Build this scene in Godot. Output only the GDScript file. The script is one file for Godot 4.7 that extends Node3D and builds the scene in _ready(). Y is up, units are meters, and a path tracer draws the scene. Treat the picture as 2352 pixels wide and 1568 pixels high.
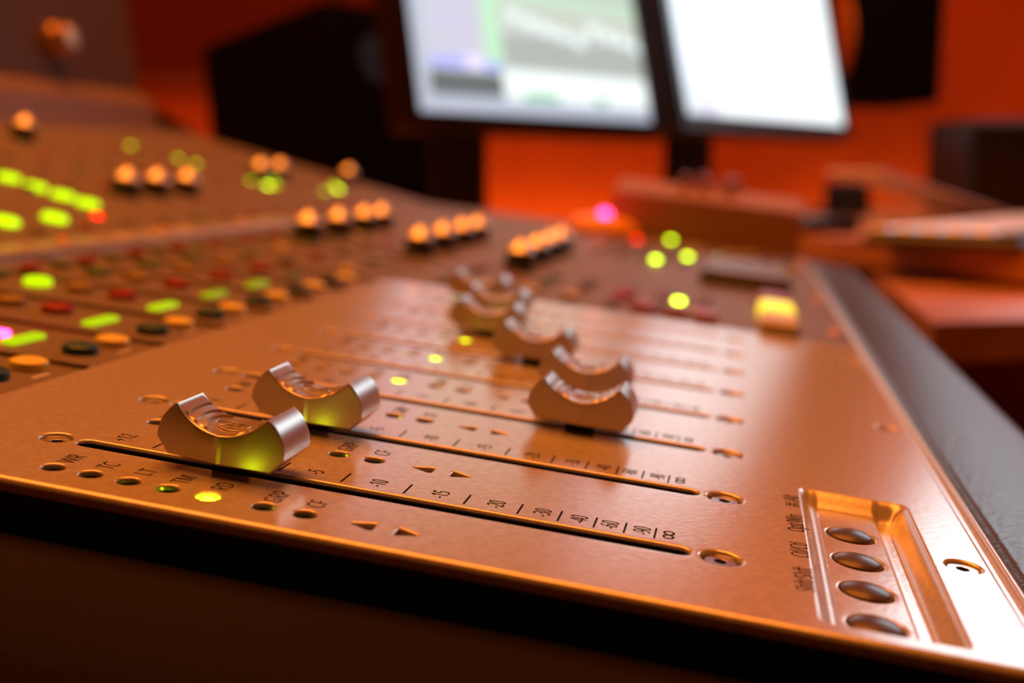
extends Node3D
# A mixing console in a dim studio, seen from its left end. World: y up, metres. Console parts are laid out in millimetres on
# the console's own axes: x towards the operator, y off the panel, z towards the near end; BENCH turns them into the world.

const MM := 0.001
const TILT := 0.1192            # the panel falls towards the operator
const PITCH := 33.6             # from fader to fader
const DESK := 0.78              # height of the panel's origin above the floor
const RISE := 0.151             # slope of the rear panel
var BENCH := Transform3D(Basis(Vector3(0, 0, 1), -TILT), Vector3(0, DESK, 0))
var M := {}
var taken := {}
var rng := RandomNumberGenerator.new()


# ---------------------------------------------------------------- mesh building
class Shape:
	var v := PackedVector3Array()      # three per triangle, in millimetres

	func tri(a: Vector3, b: Vector3, c: Vector3, out: Vector3) -> void:
		var n := (b - a).cross(c - a)
		if n.length_squared() < 1e-14:
			return
		v.append(a)
		if n.dot(out) > 0.0:           # front faces run clockwise
			v.append(c)
			v.append(b)
		else:
			v.append(b)
			v.append(c)

	func quad(a: Vector3, b: Vector3, c: Vector3, d: Vector3, out: Vector3) -> void:
		tri(a, b, c, out)
		tri(a, c, d, out)

	# rows of points of equal length; away points from the surface to its outside
	func sheet(rows: Array, away: Callable, closed := false) -> void:
		for i in rows.size() - 1:
			var a: PackedVector3Array = rows[i]
			var b: PackedVector3Array = rows[i + 1]
			var n := a.size()
			for j in (n if closed else n - 1):
				var k := (j + 1) % n
				var m := (a[j] + a[k] + b[j] + b[k]) * 0.25
				quad(a[j], a[k], b[k], b[j], away.call(m))

	func box(lo: Vector3, hi: Vector3, r := 0.0, t := Transform3D.IDENTITY) -> void:
		var c := (lo + hi) * 0.5
		var h := (hi - lo) * 0.5
		var e := minf(r, minf(h.x, minf(h.y, h.z)) * 0.98)
		var p := func(sx: float, sy: float, sz: float, ax: int) -> Vector3:
			var q := Vector3(sx * h.x, sy * h.y, sz * h.z)
			for i in 3:
				if i != ax:
					q[i] -= signf(q[i]) * e
			return t * (c + q)
		for ax in 3:
			for s: float in [-1.0, 1.0]:
				var o := Vector3.ZERO
				o[ax] = s
				var k := []
				for w in [[-1, -1], [1, -1], [1, 1], [-1, 1]]:
					var g := [0.0, 0.0, 0.0]
					g[ax] = s
					g[(ax + 1) % 3] = float(w[0])
					g[(ax + 2) % 3] = float(w[1])
					k.append(p.call(g[0], g[1], g[2], ax))
				quad(k[0], k[1], k[2], k[3], t.basis * o)
		if e <= 0.0:
			return
		for ax in 3:                     # edges run along ax
			for sa: float in [-1.0, 1.0]:
				for sb: float in [-1.0, 1.0]:
					var b1 := (ax + 1) % 3
					var b2 := (ax + 2) % 3
					var k := []
					for w in [[-1.0, b1], [1.0, b1], [1.0, b2], [-1.0, b2]]:
						var g := [0.0, 0.0, 0.0]
						g[ax] = w[0]
						g[b1] = sa
						g[b2] = sb
						k.append(p.call(g[0], g[1], g[2], w[1]))
					var o := Vector3.ZERO
					o[b1] = sa
					o[b2] = sb
					quad(k[0], k[1], k[2], k[3], t.basis * o)
		for sx: float in [-1.0, 1.0]:
			for sy: float in [-1.0, 1.0]:
				for sz: float in [-1.0, 1.0]:
					tri(p.call(sx, sy, sz, 0), p.call(sx, sy, sz, 1), p.call(sx, sy, sz, 2), t.basis * Vector3(sx, sy, sz))

	# profile: (radius, height) from the bottom up, turned round y
	func lathe(profile: Array, seg := 24, t := Transform3D.IDENTITY, sx := 1.0, sz := 1.0) -> void:
		for i in profile.size() - 1:
			var p: Vector2 = profile[i]
			var q: Vector2 = profile[i + 1]
			var dn := Vector2(q.y - p.y, -(q.x - p.x))
			for j in seg:
				var a := TAU * j / seg
				var b := TAU * (j + 1) / seg
				var ca := Vector3(cos(a) * sx, 0, sin(a) * sz)
				var cb := Vector3(cos(b) * sx, 0, sin(b) * sz)
				var o := (ca + cb) * 0.5 * dn.x + Vector3(0, dn.y, 0)
				quad(t * (ca * p.x + Vector3(0, p.y, 0)), t * (cb * p.x + Vector3(0, p.y, 0)), t * (cb * q.x + Vector3(0, q.y, 0)), t * (ca * q.x + Vector3(0, q.y, 0)), t.basis * o)

	func tube(path: Array, r: float, seg := 8, closed := false) -> void:
		var rows := []
		var n := path.size()
		var prev := Vector3.UP
		for i in n:
			var here: Vector3 = path[i]
			var ahead: Vector3 = path[(i + 1) % n] if closed or i < n - 1 else here
			var back: Vector3 = path[(i - 1 + n) % n] if closed or i > 0 else here
			var d := (ahead - back).normalized()
			if absf(d.dot(prev)) > 0.95:
				prev = Vector3.RIGHT if absf(d.x) < 0.9 else Vector3.UP
			var s := d.cross(prev).normalized()
			var u := s.cross(d)
			var ring := PackedVector3Array()
			for k in seg:
				ring.append(here + (s * cos(TAU * k / seg) + u * sin(TAU * k / seg)) * r)
			rows.append(ring)
		if closed:
			rows.append(rows[0])
		for i in rows.size() - 1:
			var m: Vector3 = (path[i] + path[(i + 1) % n]) * 0.5
			sheet([rows[i], rows[i + 1]], func(x): return x - m, true)

	# a polygon in (x, y), pushed from z0 to z1; fan from its middle, so star-shaped
	func slab(poly: Array, z0: float, z1: float, t := Transform3D.IDENTITY) -> void:
		var c := Vector2.ZERO
		for p: Vector2 in poly:
			c += p
		c /= poly.size()
		for i in poly.size():
			var a: Vector2 = poly[i]
			var b: Vector2 = poly[(i + 1) % poly.size()]
			var side := Vector2(b.y - a.y, a.x - b.x)
			if side.dot((a + b) * 0.5 - c) < 0.0:
				side = -side
			quad(t * Vector3(a.x, a.y, z0), t * Vector3(b.x, b.y, z0), t * Vector3(b.x, b.y, z1), t * Vector3(a.x, a.y, z1), t.basis * Vector3(side.x, side.y, 0))
			for z: float in [z0, z1]:
				tri(t * Vector3(c.x, c.y, z), t * Vector3(a.x, a.y, z), t * Vector3(b.x, b.y, z), t.basis * Vector3(0, 0, signf(z - (z0 + z1) * 0.5)))

	func rect(x0: float, x1: float, z0: float, z1: float, y := 0.0) -> void:
		quad(Vector3(x0, y, z0), Vector3(x1, y, z0), Vector3(x1, y, z1), Vector3(x0, y, z1), Vector3.UP)

	# a flat cell x0..x1, z0..z1 at height y with a rounded hole in it: loop is the hole's outline in (x, z)
	func holed(loop: Array, f: float, x0: float, x1: float, z0: float, z1: float, deep: float, y := 0.0) -> void:
		var c := Vector2.ZERO
		for p: Vector2 in loop:
			c += p
		c /= loop.size()
		var n := loop.size()
		var out := []
		for i in n:
			var d: Vector2 = loop[(i + 1) % n] - loop[(i - 1 + n) % n]
			var o := Vector2(d.y, -d.x).normalized()
			if o.dot(loop[i] - c) < 0.0:
				o = -o
			out.append(o)
		var rows := []
		for s in 6:
			var a := PI / 2 * s / 5
			var ring := PackedVector3Array()
			for i in n:
				var p: Vector2 = loop[i] + out[i] * f * (1.0 - sin(a))
				ring.append(Vector3(p.x, y - f * (1.0 - cos(a)), p.y))
			rows.append(ring)
		var last := PackedVector3Array()
		for i in n:
			last.append(Vector3(loop[i].x, y - deep, loop[i].y))
		rows.append(last)
		sheet(rows, func(m): return Vector3(c.x - m.x, 0, c.y - m.z) + Vector3(0, 0.4 * f, 0), true)
		var edge := []
		for i in n:
			var p := Vector2(rows[0][i].x, rows[0][i].z)
			var d := p - c
			var k := INF
			if d.x > 1e-9: k = minf(k, (x1 - c.x) / d.x)
			if d.x < -1e-9: k = minf(k, (x0 - c.x) / d.x)
			if d.y > 1e-9: k = minf(k, (z1 - c.y) / d.y)
			if d.y < -1e-9: k = minf(k, (z0 - c.y) / d.y)
			edge.append(c + d * k)
		for i in n:
			var j := (i + 1) % n
			var a: Vector2 = edge[i]
			var b: Vector2 = edge[j]
			var A := Vector3(a.x, y, a.y)
			var B := Vector3(b.x, y, b.y)
			quad(rows[0][i], rows[0][j], B, A, Vector3.UP)
			var same := (absf(a.x - b.x) < 1e-5 and (absf(a.x - x0) < 1e-5 or absf(a.x - x1) < 1e-5)) or (absf(a.y - b.y) < 1e-5 and (absf(a.y - z0) < 1e-5 or absf(a.y - z1) < 1e-5))
			if not same:
				var k := Vector2(x0 if absf(minf(a.x, b.x) - x0) < 1e-5 else x1, z0 if absf(minf(a.y, b.y) - z0) < 1e-5 else z1)
				tri(A, B, Vector3(k.x, y, k.y), Vector3.UP)

	func done(angle := 32.0) -> ArrayMesh:
		var n := v.size()
		var face := PackedVector3Array()
		var at := {}
		var key := []
		key.resize(n)
		for i in range(0, n, 3):
			face.append((v[i + 2] - v[i]).cross(v[i + 1] - v[i]))
			for j in 3:
				var k := Vector3i((v[i + j] * 2000.0).round())
				key[i + j] = k
				if at.has(k):
					at[k].append(i / 3)
				else:
					at[k] = PackedInt32Array([i / 3])
		var unit := PackedVector3Array()
		for f in face:
			unit.append(f.normalized())
		var least := cos(deg_to_rad(angle))
		var pos := PackedVector3Array()
		var nor := PackedVector3Array()
		pos.resize(n)
		nor.resize(n)
		for i in n:
			var me := unit[i / 3]
			var sum := Vector3.ZERO
			for f: int in at[key[i]]:
				if unit[f].dot(me) >= least:
					sum += face[f]
			pos[i] = v[i] * 0.001
			nor[i] = sum.normalized() if sum.length_squared() > 1e-20 else me
		var arrays := []
		arrays.resize(Mesh.ARRAY_MAX)
		arrays[Mesh.ARRAY_VERTEX] = pos
		arrays[Mesh.ARRAY_NORMAL] = nor
		var mesh := ArrayMesh.new()
		mesh.add_surface_from_arrays(Mesh.PRIMITIVE_TRIANGLES, arrays)
		return mesh


# ---------------------------------------------------------------- nodes
func numbered(called: String) -> String:
	var n: int = taken.get(called, 0)
	taken[called] = n + 1
	return called if n == 0 else "%s_%03d" % [called, n]


func tag(o: Node, label: String, category: String, group := "", kind := "") -> void:
	if label: o.set_meta("label", label)
	if category: o.set_meta("category", category)
	if group: o.set_meta("group", group)
	if kind: o.set_meta("kind", kind)


func thing(called: String, label: String, category: String, t := Transform3D.IDENTITY, group := "") -> Node3D:
	var o := Node3D.new()
	o.name = numbered(called)
	o.transform = t
	add_child(o)
	tag(o, label, category, group)
	return o


func part(called: String, mesh: Mesh, m: Material, parent: Node, at := Vector3.ZERO, basis_ := Basis.IDENTITY) -> MeshInstance3D:
	var o := MeshInstance3D.new()
	o.name = called if parent != self else numbered(called)
	o.mesh = mesh
	o.material_override = m
	o.transform = Transform3D(basis_, at * MM)
	o.cast_shadow = GeometryInstance3D.SHADOW_CASTING_SETTING_ON
	parent.add_child(o, true)
	return o


func structure(called: String, mesh: Mesh, m: Material) -> MeshInstance3D:
	var o := part(called, mesh, m, self)
	o.set_meta("kind", "structure")
	return o


func cube(lo: Vector3, hi: Vector3, r := 0.0) -> ArrayMesh:
	var s := Shape.new()
	s.box(lo, hi, r)
	return s.done(20.0)


func disc(r: float, n := 24, at := Vector2.ZERO) -> Array:
	var l := []
	for i in n:
		l.append(at + Vector2(cos(TAU * (i + 0.5) / n), sin(TAU * (i + 0.5) / n)) * r)
	return l


# ---------------------------------------------------------------- materials
func grain(side: int, freq: float, octaves: int, seed_: int, lo: float, hi: float, speck := 0.0) -> Image:
	var noise := FastNoiseLite.new()
	noise.noise_type = FastNoiseLite.TYPE_SIMPLEX_SMOOTH
	noise.seed = seed_
	noise.frequency = freq
	noise.fractal_octaves = octaves
	var im := noise.get_seamless_image(side, side)
	im.convert(Image.FORMAT_RGBA8)
	var r := RandomNumberGenerator.new()
	r.seed = seed_
	for y in side:
		for x in side:
			var g := lerpf(lo, hi, im.get_pixel(x, y).r)
			if speck > 0.0:
				g *= 1.0 + speck * (r.randf() - 0.5)
			g = clampf(g, 0.0, 1.0)
			im.set_pixel(x, y, Color(g, g, g))
	return im


func relief(side: int, freq: float, octaves: int, seed_: int, strength: float, speck := 0.0) -> ImageTexture:
	var im := grain(side, freq, octaves, seed_, 0.0, 1.0, speck)
	im.bump_map_to_normal_map(strength)
	im.generate_mipmaps()
	return ImageTexture.create_from_image(im)


func mat(called: String, c: Color, rough: float, metal := 0.0, spec := 0.5) -> StandardMaterial3D:
	var m := StandardMaterial3D.new()
	m.resource_name = called
	m.albedo_color = c
	m.roughness = rough
	m.metallic = metal
	m.metallic_specular = spec
	M[called] = m
	return m


func glow(called: String, c: Color, strength: float, base := Color(0.02, 0.02, 0.02)) -> StandardMaterial3D:
	var m := mat(called, base, 0.3)
	m.emission_enabled = true
	m.emission = c
	m.emission_energy_multiplier = strength
	return m


func triplanar(m: StandardMaterial3D, per_metre: float) -> void:
	m.uv1_triplanar = true
	m.uv1_scale = Vector3.ONE * per_metre


func materials() -> void:
	var fine := ImageTexture.create_from_image(grain(512, 0.035, 3, 11, 0.90, 1.0, 0.10))
	var fine_bump := relief(512, 0.05, 3, 12, 2.0, 0.3)
	var coarse_bump := relief(256, 0.06, 3, 13, 6.0)
	var m := mat("plate", Color(0.87, 0.85, 0.82), 0.22, 0.38)
	m.albedo_texture = fine
	m.normal_enabled = true
	m.normal_texture = fine_bump
	m.normal_scale = 0.07
	triplanar(m, 22.0)
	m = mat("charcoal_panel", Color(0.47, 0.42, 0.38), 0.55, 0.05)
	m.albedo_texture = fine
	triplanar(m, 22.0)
	mat("cap", Color(0.79, 0.76, 0.73), 0.32, 0.80)
	mat("steel", Color(0.78, 0.77, 0.76), 0.22, 0.9)
	mat("hollow", Color(0.035, 0.03, 0.03), 0.6)
	mat("black_plastic", Color(0.045, 0.042, 0.045), 0.45)
	mat("ink", Color(0.04, 0.03, 0.03), 0.8, 0.0, 0.2)
	m = mat("vinyl", Color(0.25, 0.265, 0.29), 0.34)
	m.normal_enabled = true
	m.normal_texture = coarse_bump
	m.normal_scale = 0.15
	triplanar(m, 30.0)
	m = mat("cheek", Color(0.10, 0.06, 0.05), 0.8, 0.0, 0.25)
	m.normal_enabled = true
	m.normal_texture = coarse_bump
	m.normal_scale = 0.15
	triplanar(m, 20.0)
	mat("rubber_key", Color(0.32, 0.28, 0.28), 0.32, 0.1)
	mat("amber_key", Color(0.96, 0.90, 0.42), 0.35)
	mat("amber_dull_key", Color(0.62, 0.52, 0.22), 0.4)
	mat("teal_key", Color(0.07, 0.30, 0.34), 0.35)
	mat("red_key", Color(0.62, 0.02, 0.02), 0.35)
	mat("green_key", Color(0.34, 0.50, 0.22), 0.4)
	mat("grey_key", Color(0.42, 0.38, 0.36), 0.45)
	mat("white_key", Color(0.85, 0.82, 0.78), 0.4)
	mat("led_off", Color(0.10, 0.14, 0.04), 0.2)
	mat("knob_cap", Color(0.97, 0.95, 0.92), 0.30, 0.6)
	mat("knob_skirt", Color(0.03, 0.03, 0.03), 0.4)
	glow("led_green", Color(0.86, 1.0, 0.10), 13.0)
	glow("led_green_far", Color(0.82, 1.0, 0.13), 9.0)
	glow("led_green_dim", Color(0.80, 1.0, 0.10), 2.6)
	glow("lamp_green_round", Color(0.80, 1.0, 0.0), 1.7)
	glow("led_red_far", Color(1.0, 0.03, 0.02), 7.0)
	glow("led_pink", Color(1.0, 0.10, 0.28), 45.0)
	glow("lamp_green_key", Color(0.80, 1.0, 0.0), 1.2)
	glow("lamp_green_bar", Color(0.84, 1.0, 0.0), 0.75)
	glow("lamp_green_bar_weak", Color(0.86, 0.95, 0.0), 0.45)
	glow("lamp_yellow_key", Color(1.0, 0.85, 0.0), 1.6)
	# the room
	m = mat("wall_paint", Color(0.67, 0.28, 0.14), 0.9)
	m.albedo_texture = ImageTexture.create_from_image(grain(256, 0.02, 3, 21, 0.92, 1.0))
	triplanar(m, 1.5)
	mat("acoustic_cloth", Color(0.34, 0.045, 0.05), 0.95)
	mat("ceiling_paint", Color(0.55, 0.42, 0.34), 0.9)
	mat("floor_carpet", Color(0.16, 0.10, 0.08), 0.95)
	var wood := grain(256, 0.012, 4, 31, 0.72, 1.0)
	m = mat("desk_wood", Color(0.88, 0.62, 0.38), 0.38)
	m.albedo_texture = ImageTexture.create_from_image(wood)
	triplanar(m, 3.0)
	mat("monitor_case", Color(0.045, 0.04, 0.042), 0.4)
	mat("speaker_case", Color(0.035, 0.03, 0.03), 0.85, 0.0, 0.15)
	mat("cone_orange", Color(0.75, 0.42, 0.12), 0.5)
	mat("mouse_shell", Color(1.0, 0.68, 0.22), 0.4)
	mat("rack_face", Color(0.33, 0.25, 0.21), 0.75)
	mat("rack_lip", Color(0.50, 0.40, 0.34), 0.6)
	mat("unit_case", Color(0.60, 0.43, 0.31), 0.7)
	mat("silver", Color(0.75, 0.75, 0.78), 0.3, 0.6)
	mat("paper", Color(0.86, 0.82, 0.80), 0.6)
	mat("key_black", Color(0.12, 0.125, 0.14), 0.3)
	mat("brass", Color(0.80, 0.62, 0.45), 0.3, 0.7)


# ---------------------------------------------------------------- ready
func _ready() -> void:
	rng.seed = 5
	# camera: 20 cm from the nearest fader, looking along the console
	var cam := Camera3D.new()
	cam.name = "camera"
	add_child(cam)
	cam.transform = Transform3D(Basis(Vector3(0.97970758, 0.00066789, -0.20043106), Vector3(-0.03088187, 0.98855646, -0.1476565), Vector3(0.1980388, 0.15084988, 0.96851688)), Vector3(0.0018877, DESK + 0.0603886, 0.1736472))
	cam.near = 0.01
	cam.far = 30.0
	var lens := CameraAttributesPhysical.new()
	lens.frustum_focal_length = 39.704
	lens.frustum_focus_distance = 0.196
	lens.exposure_aperture = 9.4
	cam.attributes = lens
	cam.fov = 33.63
	cam.current = true
	# surroundings: a closed, dim room
	var env := Environment.new()
	env.background_mode = Environment.BG_COLOR
	env.background_color = Color.BLACK
	env.tonemap_mode = Environment.TONE_MAPPER_LINEAR
	env.tonemap_exposure = 1.0
	env.sdfgi_enabled = true
	env.ssao_enabled = true
	env.ssil_enabled = true
	var around := WorldEnvironment.new()
	around.name = "surroundings"
	around.environment = env
	add_child(around)
	materials()
	ceiling_lamp(Vector3(-0.40, 2.42, -0.55), Vector2(1.7, 1.5), Color(1.0, 0.53, 0.18), 6.2)
	wall_lamp_bar()
	room()
	monitors()
	wall_screen()
	console()
	speakers()
	desk_things()


func area(called: String, at: Transform3D, size: Vector2, c: Color, energy: float, parent: Node = self) -> void:
	var l := AreaLight3D.new()
	l.name = called
	l.area_size = size
	l.light_color = c
	l.light_energy = energy
	l.area_normalize_energy = true
	l.area_range = 12.0
	l.area_attenuation = 2.0
	l.shadow_enabled = true
	l.transform = at
	parent.add_child(l)


func ceiling_lamp(at: Vector3, size: Vector2, c: Color, strength: float) -> void:
	var t := thing("ceiling_lamp", "large square amber ceiling lamp hanging above the console", "lamp", Transform3D(Basis.IDENTITY, at))
	var hx := size.x * 500.0
	var hz := size.y * 500.0
	var s := Shape.new()
	s.box(Vector3(-hx - 30, 0, -hz - 30), Vector3(hx + 30, 40, hz + 30), 6)
	part("housing", s.done(), M.black_plastic, t)
	glow("lamp_amber", c, strength)
	part("light_diffuser", cube(Vector3(-hx, -6, -hz), Vector3(hx, -1, hz), 1), M.lamp_amber, t)
	for sx: float in [-0.8, 0.8]:
		var rod := Shape.new()
		rod.lathe([Vector2(6, 40), Vector2(6, 80)], 12)
		part("hanger", rod.done(), M.black_plastic, t, Vector3(sx * hx, 0, 0))
	area("ceiling_area_light", Transform3D(Basis(Vector3.RIGHT, -PI / 2), Vector3(0, -0.012, 0)), size, c, 0.5, t)


func wall_lamp_bar() -> void:
	var c := Color(1.0, 0.66, 0.20)
	glow("lamp_strip_light", c, 7.5)
	for q: Array in [[-0.80, 690.0, "long warm lamp bar low on the wall behind the dark wooden desk"], [0.75, 700.0, "long warm lamp bar low on the wall behind the angled desk"]]:
		var t := thing("lamp_bar", q[2], "lamp", Transform3D(Basis.IDENTITY, Vector3(q[0], DESK - 0.10, -1.945)))
		var h: float = q[1]
		part("housing", cube(Vector3(-h, 0, -54.9), Vector3(h, 14, 24), 3), M.black_plastic, t)
		part("light_strip", cube(Vector3(-h + 10, 14, -20), Vector3(h - 10, 16, 20), 0.5), M.lamp_strip_light, t)
		area("lamp_bar_area_light", Transform3D(Basis(Vector3.RIGHT, PI / 2), Vector3(0, 0.020, 0)), Vector2(h * 0.002 - 0.02, 0.04), c, 0.12, t)


# ---------------------------------------------------------------- the room
func room() -> void:
	structure("floor", cube(Vector3(-2300, -60, -2100), Vector3(2100, 0, 2600)), M.floor_carpet)
	structure("ceiling", cube(Vector3(-2300, 2500, -2100), Vector3(2100, 2560, 2600)), M.ceiling_paint)
	structure("wall_back", cube(Vector3(-2300, 0, -2100), Vector3(2100, 2500, -2000)), M.wall_paint)
	structure("wall_front", cube(Vector3(-2300, 0, 2500), Vector3(2100, 2500, 2600)), M.acoustic_cloth)  # dark cloth added on this unseen wall so the cap fronts stay dark
	structure("wall_left", cube(Vector3(-2300, 0, -2000), Vector3(-2200, 2500, 2500)), M.wall_paint)
	structure("wall_right", cube(Vector3(2000, 0, -2000), Vector3(2100, 2500, 2500)), M.wall_paint)
	structure("baseboard_back", cube(Vector3(-2200, 0, -2000), Vector3(2000, 90, -1985), 3), M.desk_wood)
	var y0 := DESK * 1000.0 + 243.0
	for q: Array in [[-1130.0, 700.0, "dark red cloth acoustic panel between the meter bridge and the tall loudspeaker"], [-460.0, 640.0, "dark red cloth acoustic panel right behind the tall sideways loudspeaker"]]:
		var w: float = q[1]
		var p := part("acoustic_panel", cube(Vector3(-w / 2 + 4, 0, 0), Vector3(w / 2 - 4, 1250, 50), 8), M.acoustic_cloth, self, Vector3(q[0], y0, -2000))
		tag(p, q[2], "acoustic panel", "acoustic panels on the back wall")


# ---------------------------------------------------------------- screens
func screen_print(kind: int) -> ImageTexture:
	var im := Image.create(640, 400, false, Image.FORMAT_RGBA8)
	var r := RandomNumberGenerator.new()
	r.seed = 40 + kind
	if kind == 0:
		im.fill(Color(0.78, 0.80, 0.86))
		im.fill_rect(Rect2i(0, 0, 640, 400), Color(0.72, 0.74, 0.80))
		im.fill_rect(Rect2i(30, 10, 596, 366), Color(0.80, 0.83, 0.80))
		for k in 35:                                                   # mixer and track rows of the editing program
			var y := 14 + k * 9
			im.fill_rect(Rect2i(206, y, 416, 5), Color(0.66 + 0.2 * r.randf(), 0.70 + 0.2 * r.randf(), 0.66 + 0.2 * r.randf()))
			im.fill_rect(Rect2i(36, y, 124, 6), Color(0.74 + 0.1 * r.randf(), 0.76, 0.84 + 0.1 * r.randf()))
		im.fill_rect(Rect2i(170, 120, 34, 208), Color(0.74, 0.92, 0.76))
		for k in 40:                                                   # the row of channel strips
			im.fill_rect(Rect2i(212 + k * 10, 286, 6, 46), Color(0.60, 0.60, 0.57))
		for k in 9:
			im.fill_rect(Rect2i(230 + k * 42, 250 + (k * 37) % 30, 30, 16), Color(0.94, 1.0, 0.99))
		im.fill_rect(Rect2i(36, 328, 164, 11), Color(0.66, 0.66, 1.0))
		im.fill_rect(Rect2i(118, 320, 40, 20), Color(0.93, 0.88, 1.0))
		im.fill_rect(Rect2i(32, 343, 170, 33), Color(0.40, 0.43, 0.43))
		im.fill_rect(Rect2i(204, 337, 422, 40), Color(0.97, 1.0, 0.99))
		im.fill_rect(Rect2i(250, 366, 92, 11), Color(0.55, 0.80, 0.62))
		im.fill_rect(Rect2i(440, 366, 34, 11), Color(0.50, 0.76, 0.58))
	else:
		im.fill(Color(0.96, 0.985, 1.0))
		im.fill_rect(Rect2i(0, 0, 120, 400), Color(0.84, 0.86, 0.90))
		im.fill_rect(Rect2i(70, 0, 18, 400), Color(0.80, 0.74, 0.86))
		im.fill_rect(Rect2i(30, 40, 36, 90), Color(0.72, 0.66, 0.95))
		im.fill_rect(Rect2i(120, 0, 520, 12), Color(0.80, 0.74, 1.0))
	im.generate_mipmaps()
	return ImageTexture.create_from_image(im)


# a flat screen whose lower left corner (as seen from its front) is at a, lower right at b; it leans back
func flat_screen(called: String, label: String, a: Vector3, b: Vector3, high: float, lean: float, kind: int, strength: float, post_at: Vector3, post_half: float) -> void:
	var w := a.distance_to(b)
	var xa := (b - a).normalized()
	var nz := xa.cross(Vector3.UP).normalized()
	var face := Basis(xa, Vector3.UP, nz) * Basis(Vector3.RIGHT, -lean)
	var t := thing(called, label, "monitor", Transform3D(face, a))
	var W := w * 1000.0
	var H := high * 1000.0
	var q := Shape.new()
	for r: Array in [[Vector3(-16, -18, -8), Vector3(W + 16, 0, 5)], [Vector3(-16, H, -8), Vector3(W + 16, H + 16, 5)], [Vector3(-16, 0, -8), Vector3(0, H, 5)], [Vector3(W, 0, -8), Vector3(W + 16, H, 5)]]:
		q.box(r[0], r[1], 1.2)
	part("bezel", q.done(20), M.monitor_case, t)
	q = Shape.new()
	q.box(Vector3(-16, -18, -38), Vector3(W + 16, H + 16, -7), 5)
	q.box(Vector3(W * 0.15, H * 0.1, -58), Vector3(W * 0.85, H * 0.8, -36), 8)
	part("back_shell", q.done(20), M.monitor_case, t)
	var m := StandardMaterial3D.new()
	m.resource_name = "screen_%d" % kind
	m.albedo_color = Color(0.02, 0.02, 0.02)
	m.roughness = 0.25
	m.emission_enabled = true
	m.emission = Color.BLACK
	m.emission_texture = screen_print(kind)
	m.emission_operator = BaseMaterial3D.EMISSION_OP_ADD
	m.emission_energy_multiplier = strength
	var plane := QuadMesh.new()
	plane.size = Vector2(w, high)
	part("screen", plane, m, t, Vector3(W / 2, H / 2, 0.5))
	area("screen_area_light", Transform3D(Basis(Vector3.UP, PI), Vector3(w / 2, high / 2, 0.004)), Vector2(w, high), Color(0.93, 0.97, 1.0), 0.004, t)
	var inv := t.transform.affine_inverse()
	q = Shape.new()                                                    # the post and foot, upright in the world
	var foot := DESK * 1000.0 - 44.5
	q.box(Vector3(post_at.x - post_half, foot + 3, post_at.z - 14), Vector3(post_at.x + post_half, DESK * 1000.0 + 175.0, post_at.z + 14), 6, inv_mm(inv))
	part("stand_post", q.done(20), M.monitor_case, t)
	q = Shape.new()
	q.lathe([Vector2(0, foot - 9), Vector2(118, foot - 9), Vector2(120, foot - 6), Vector2(105, foot + 4), Vector2(40, foot + 10), Vector2(0, foot + 10)], 40, inv_mm(inv) * Transform3D(Basis.IDENTITY, Vector3(post_at.x, 0, post_at.z)))
	part("stand_foot", q.done(40), M.monitor_case, t)


func inv_mm(t: Transform3D) -> Transform3D:
	return Transform3D(t.basis, t.origin * 1000.0)


func monitors() -> void:
	flat_screen("computer_monitor", "black computer monitor showing a pale audio editing window with a grey block", Vector3(-0.339, DESK + 0.121, -1.0), Vector3(-0.106, DESK + 0.119, -1.34), 0.33, deg_to_rad(10), 0, 1.2, Vector3(-338, 0, -1165), 34)
	flat_screen("computer_monitor", "black computer monitor with an almost blank white screen", Vector3(-0.066, DESK + 0.121, -1.12), Vector3(0.137, DESK + 0.121, -1.534), 0.36, deg_to_rad(12), 1, 1.35, Vector3(-75, 0, -1390), 32)


func wall_screen() -> void:
	var t := thing("wall_television", "bright white television hung on the wall above the right speaker", "television", Transform3D(Basis(Vector3.UP, -0.25), Vector3(0.76, DESK + 0.66, -1.90)))
	part("case", cube(Vector3(-318, -218, -50), Vector3(318, 218, 0), 6), M.monitor_case, t)
	glow("television_screen_glow", Color(0.87, 0.95, 1.0), 5.2)
	part("screen", cube(Vector3(-300, -200, 0), Vector3(300, 200, 1.5)), M.television_screen_glow, t)
	part("wall_bracket", cube(Vector3(-60, -60, -66), Vector3(60, 60, -50), 2), M.black_plastic, t)
	area("television_area_light", Transform3D(Basis(Vector3.UP, PI), Vector3(0, 0, 0.004)), Vector2(0.60, 0.40), Color(0.93, 0.97, 1.0), 0.01, t)


# ---------------------------------------------------------------- the console
func console() -> void:
	var c := thing("mixing_console", "silver tilted mixing console with fader caps, coloured buttons and a grey padded rail", "mixing console", BENCH)
	fader_plate(c)
	modifier_keys(c)
	fader_caps(c)
	edges(c)
	button_bed(c)
	rear_panel(c)
	master_section(c)


const LED_AT := [-107.1, -100.4, -93.7, -86.9, -80.0, -70.6, -63.8]
const LED_TEXT := ["WR", "TC", "LT", "TM", "RD", "GRP", "CF"]
const LED_Z := 14.6
const SLOT := 1.85                # half the width of a fader slot


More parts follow.
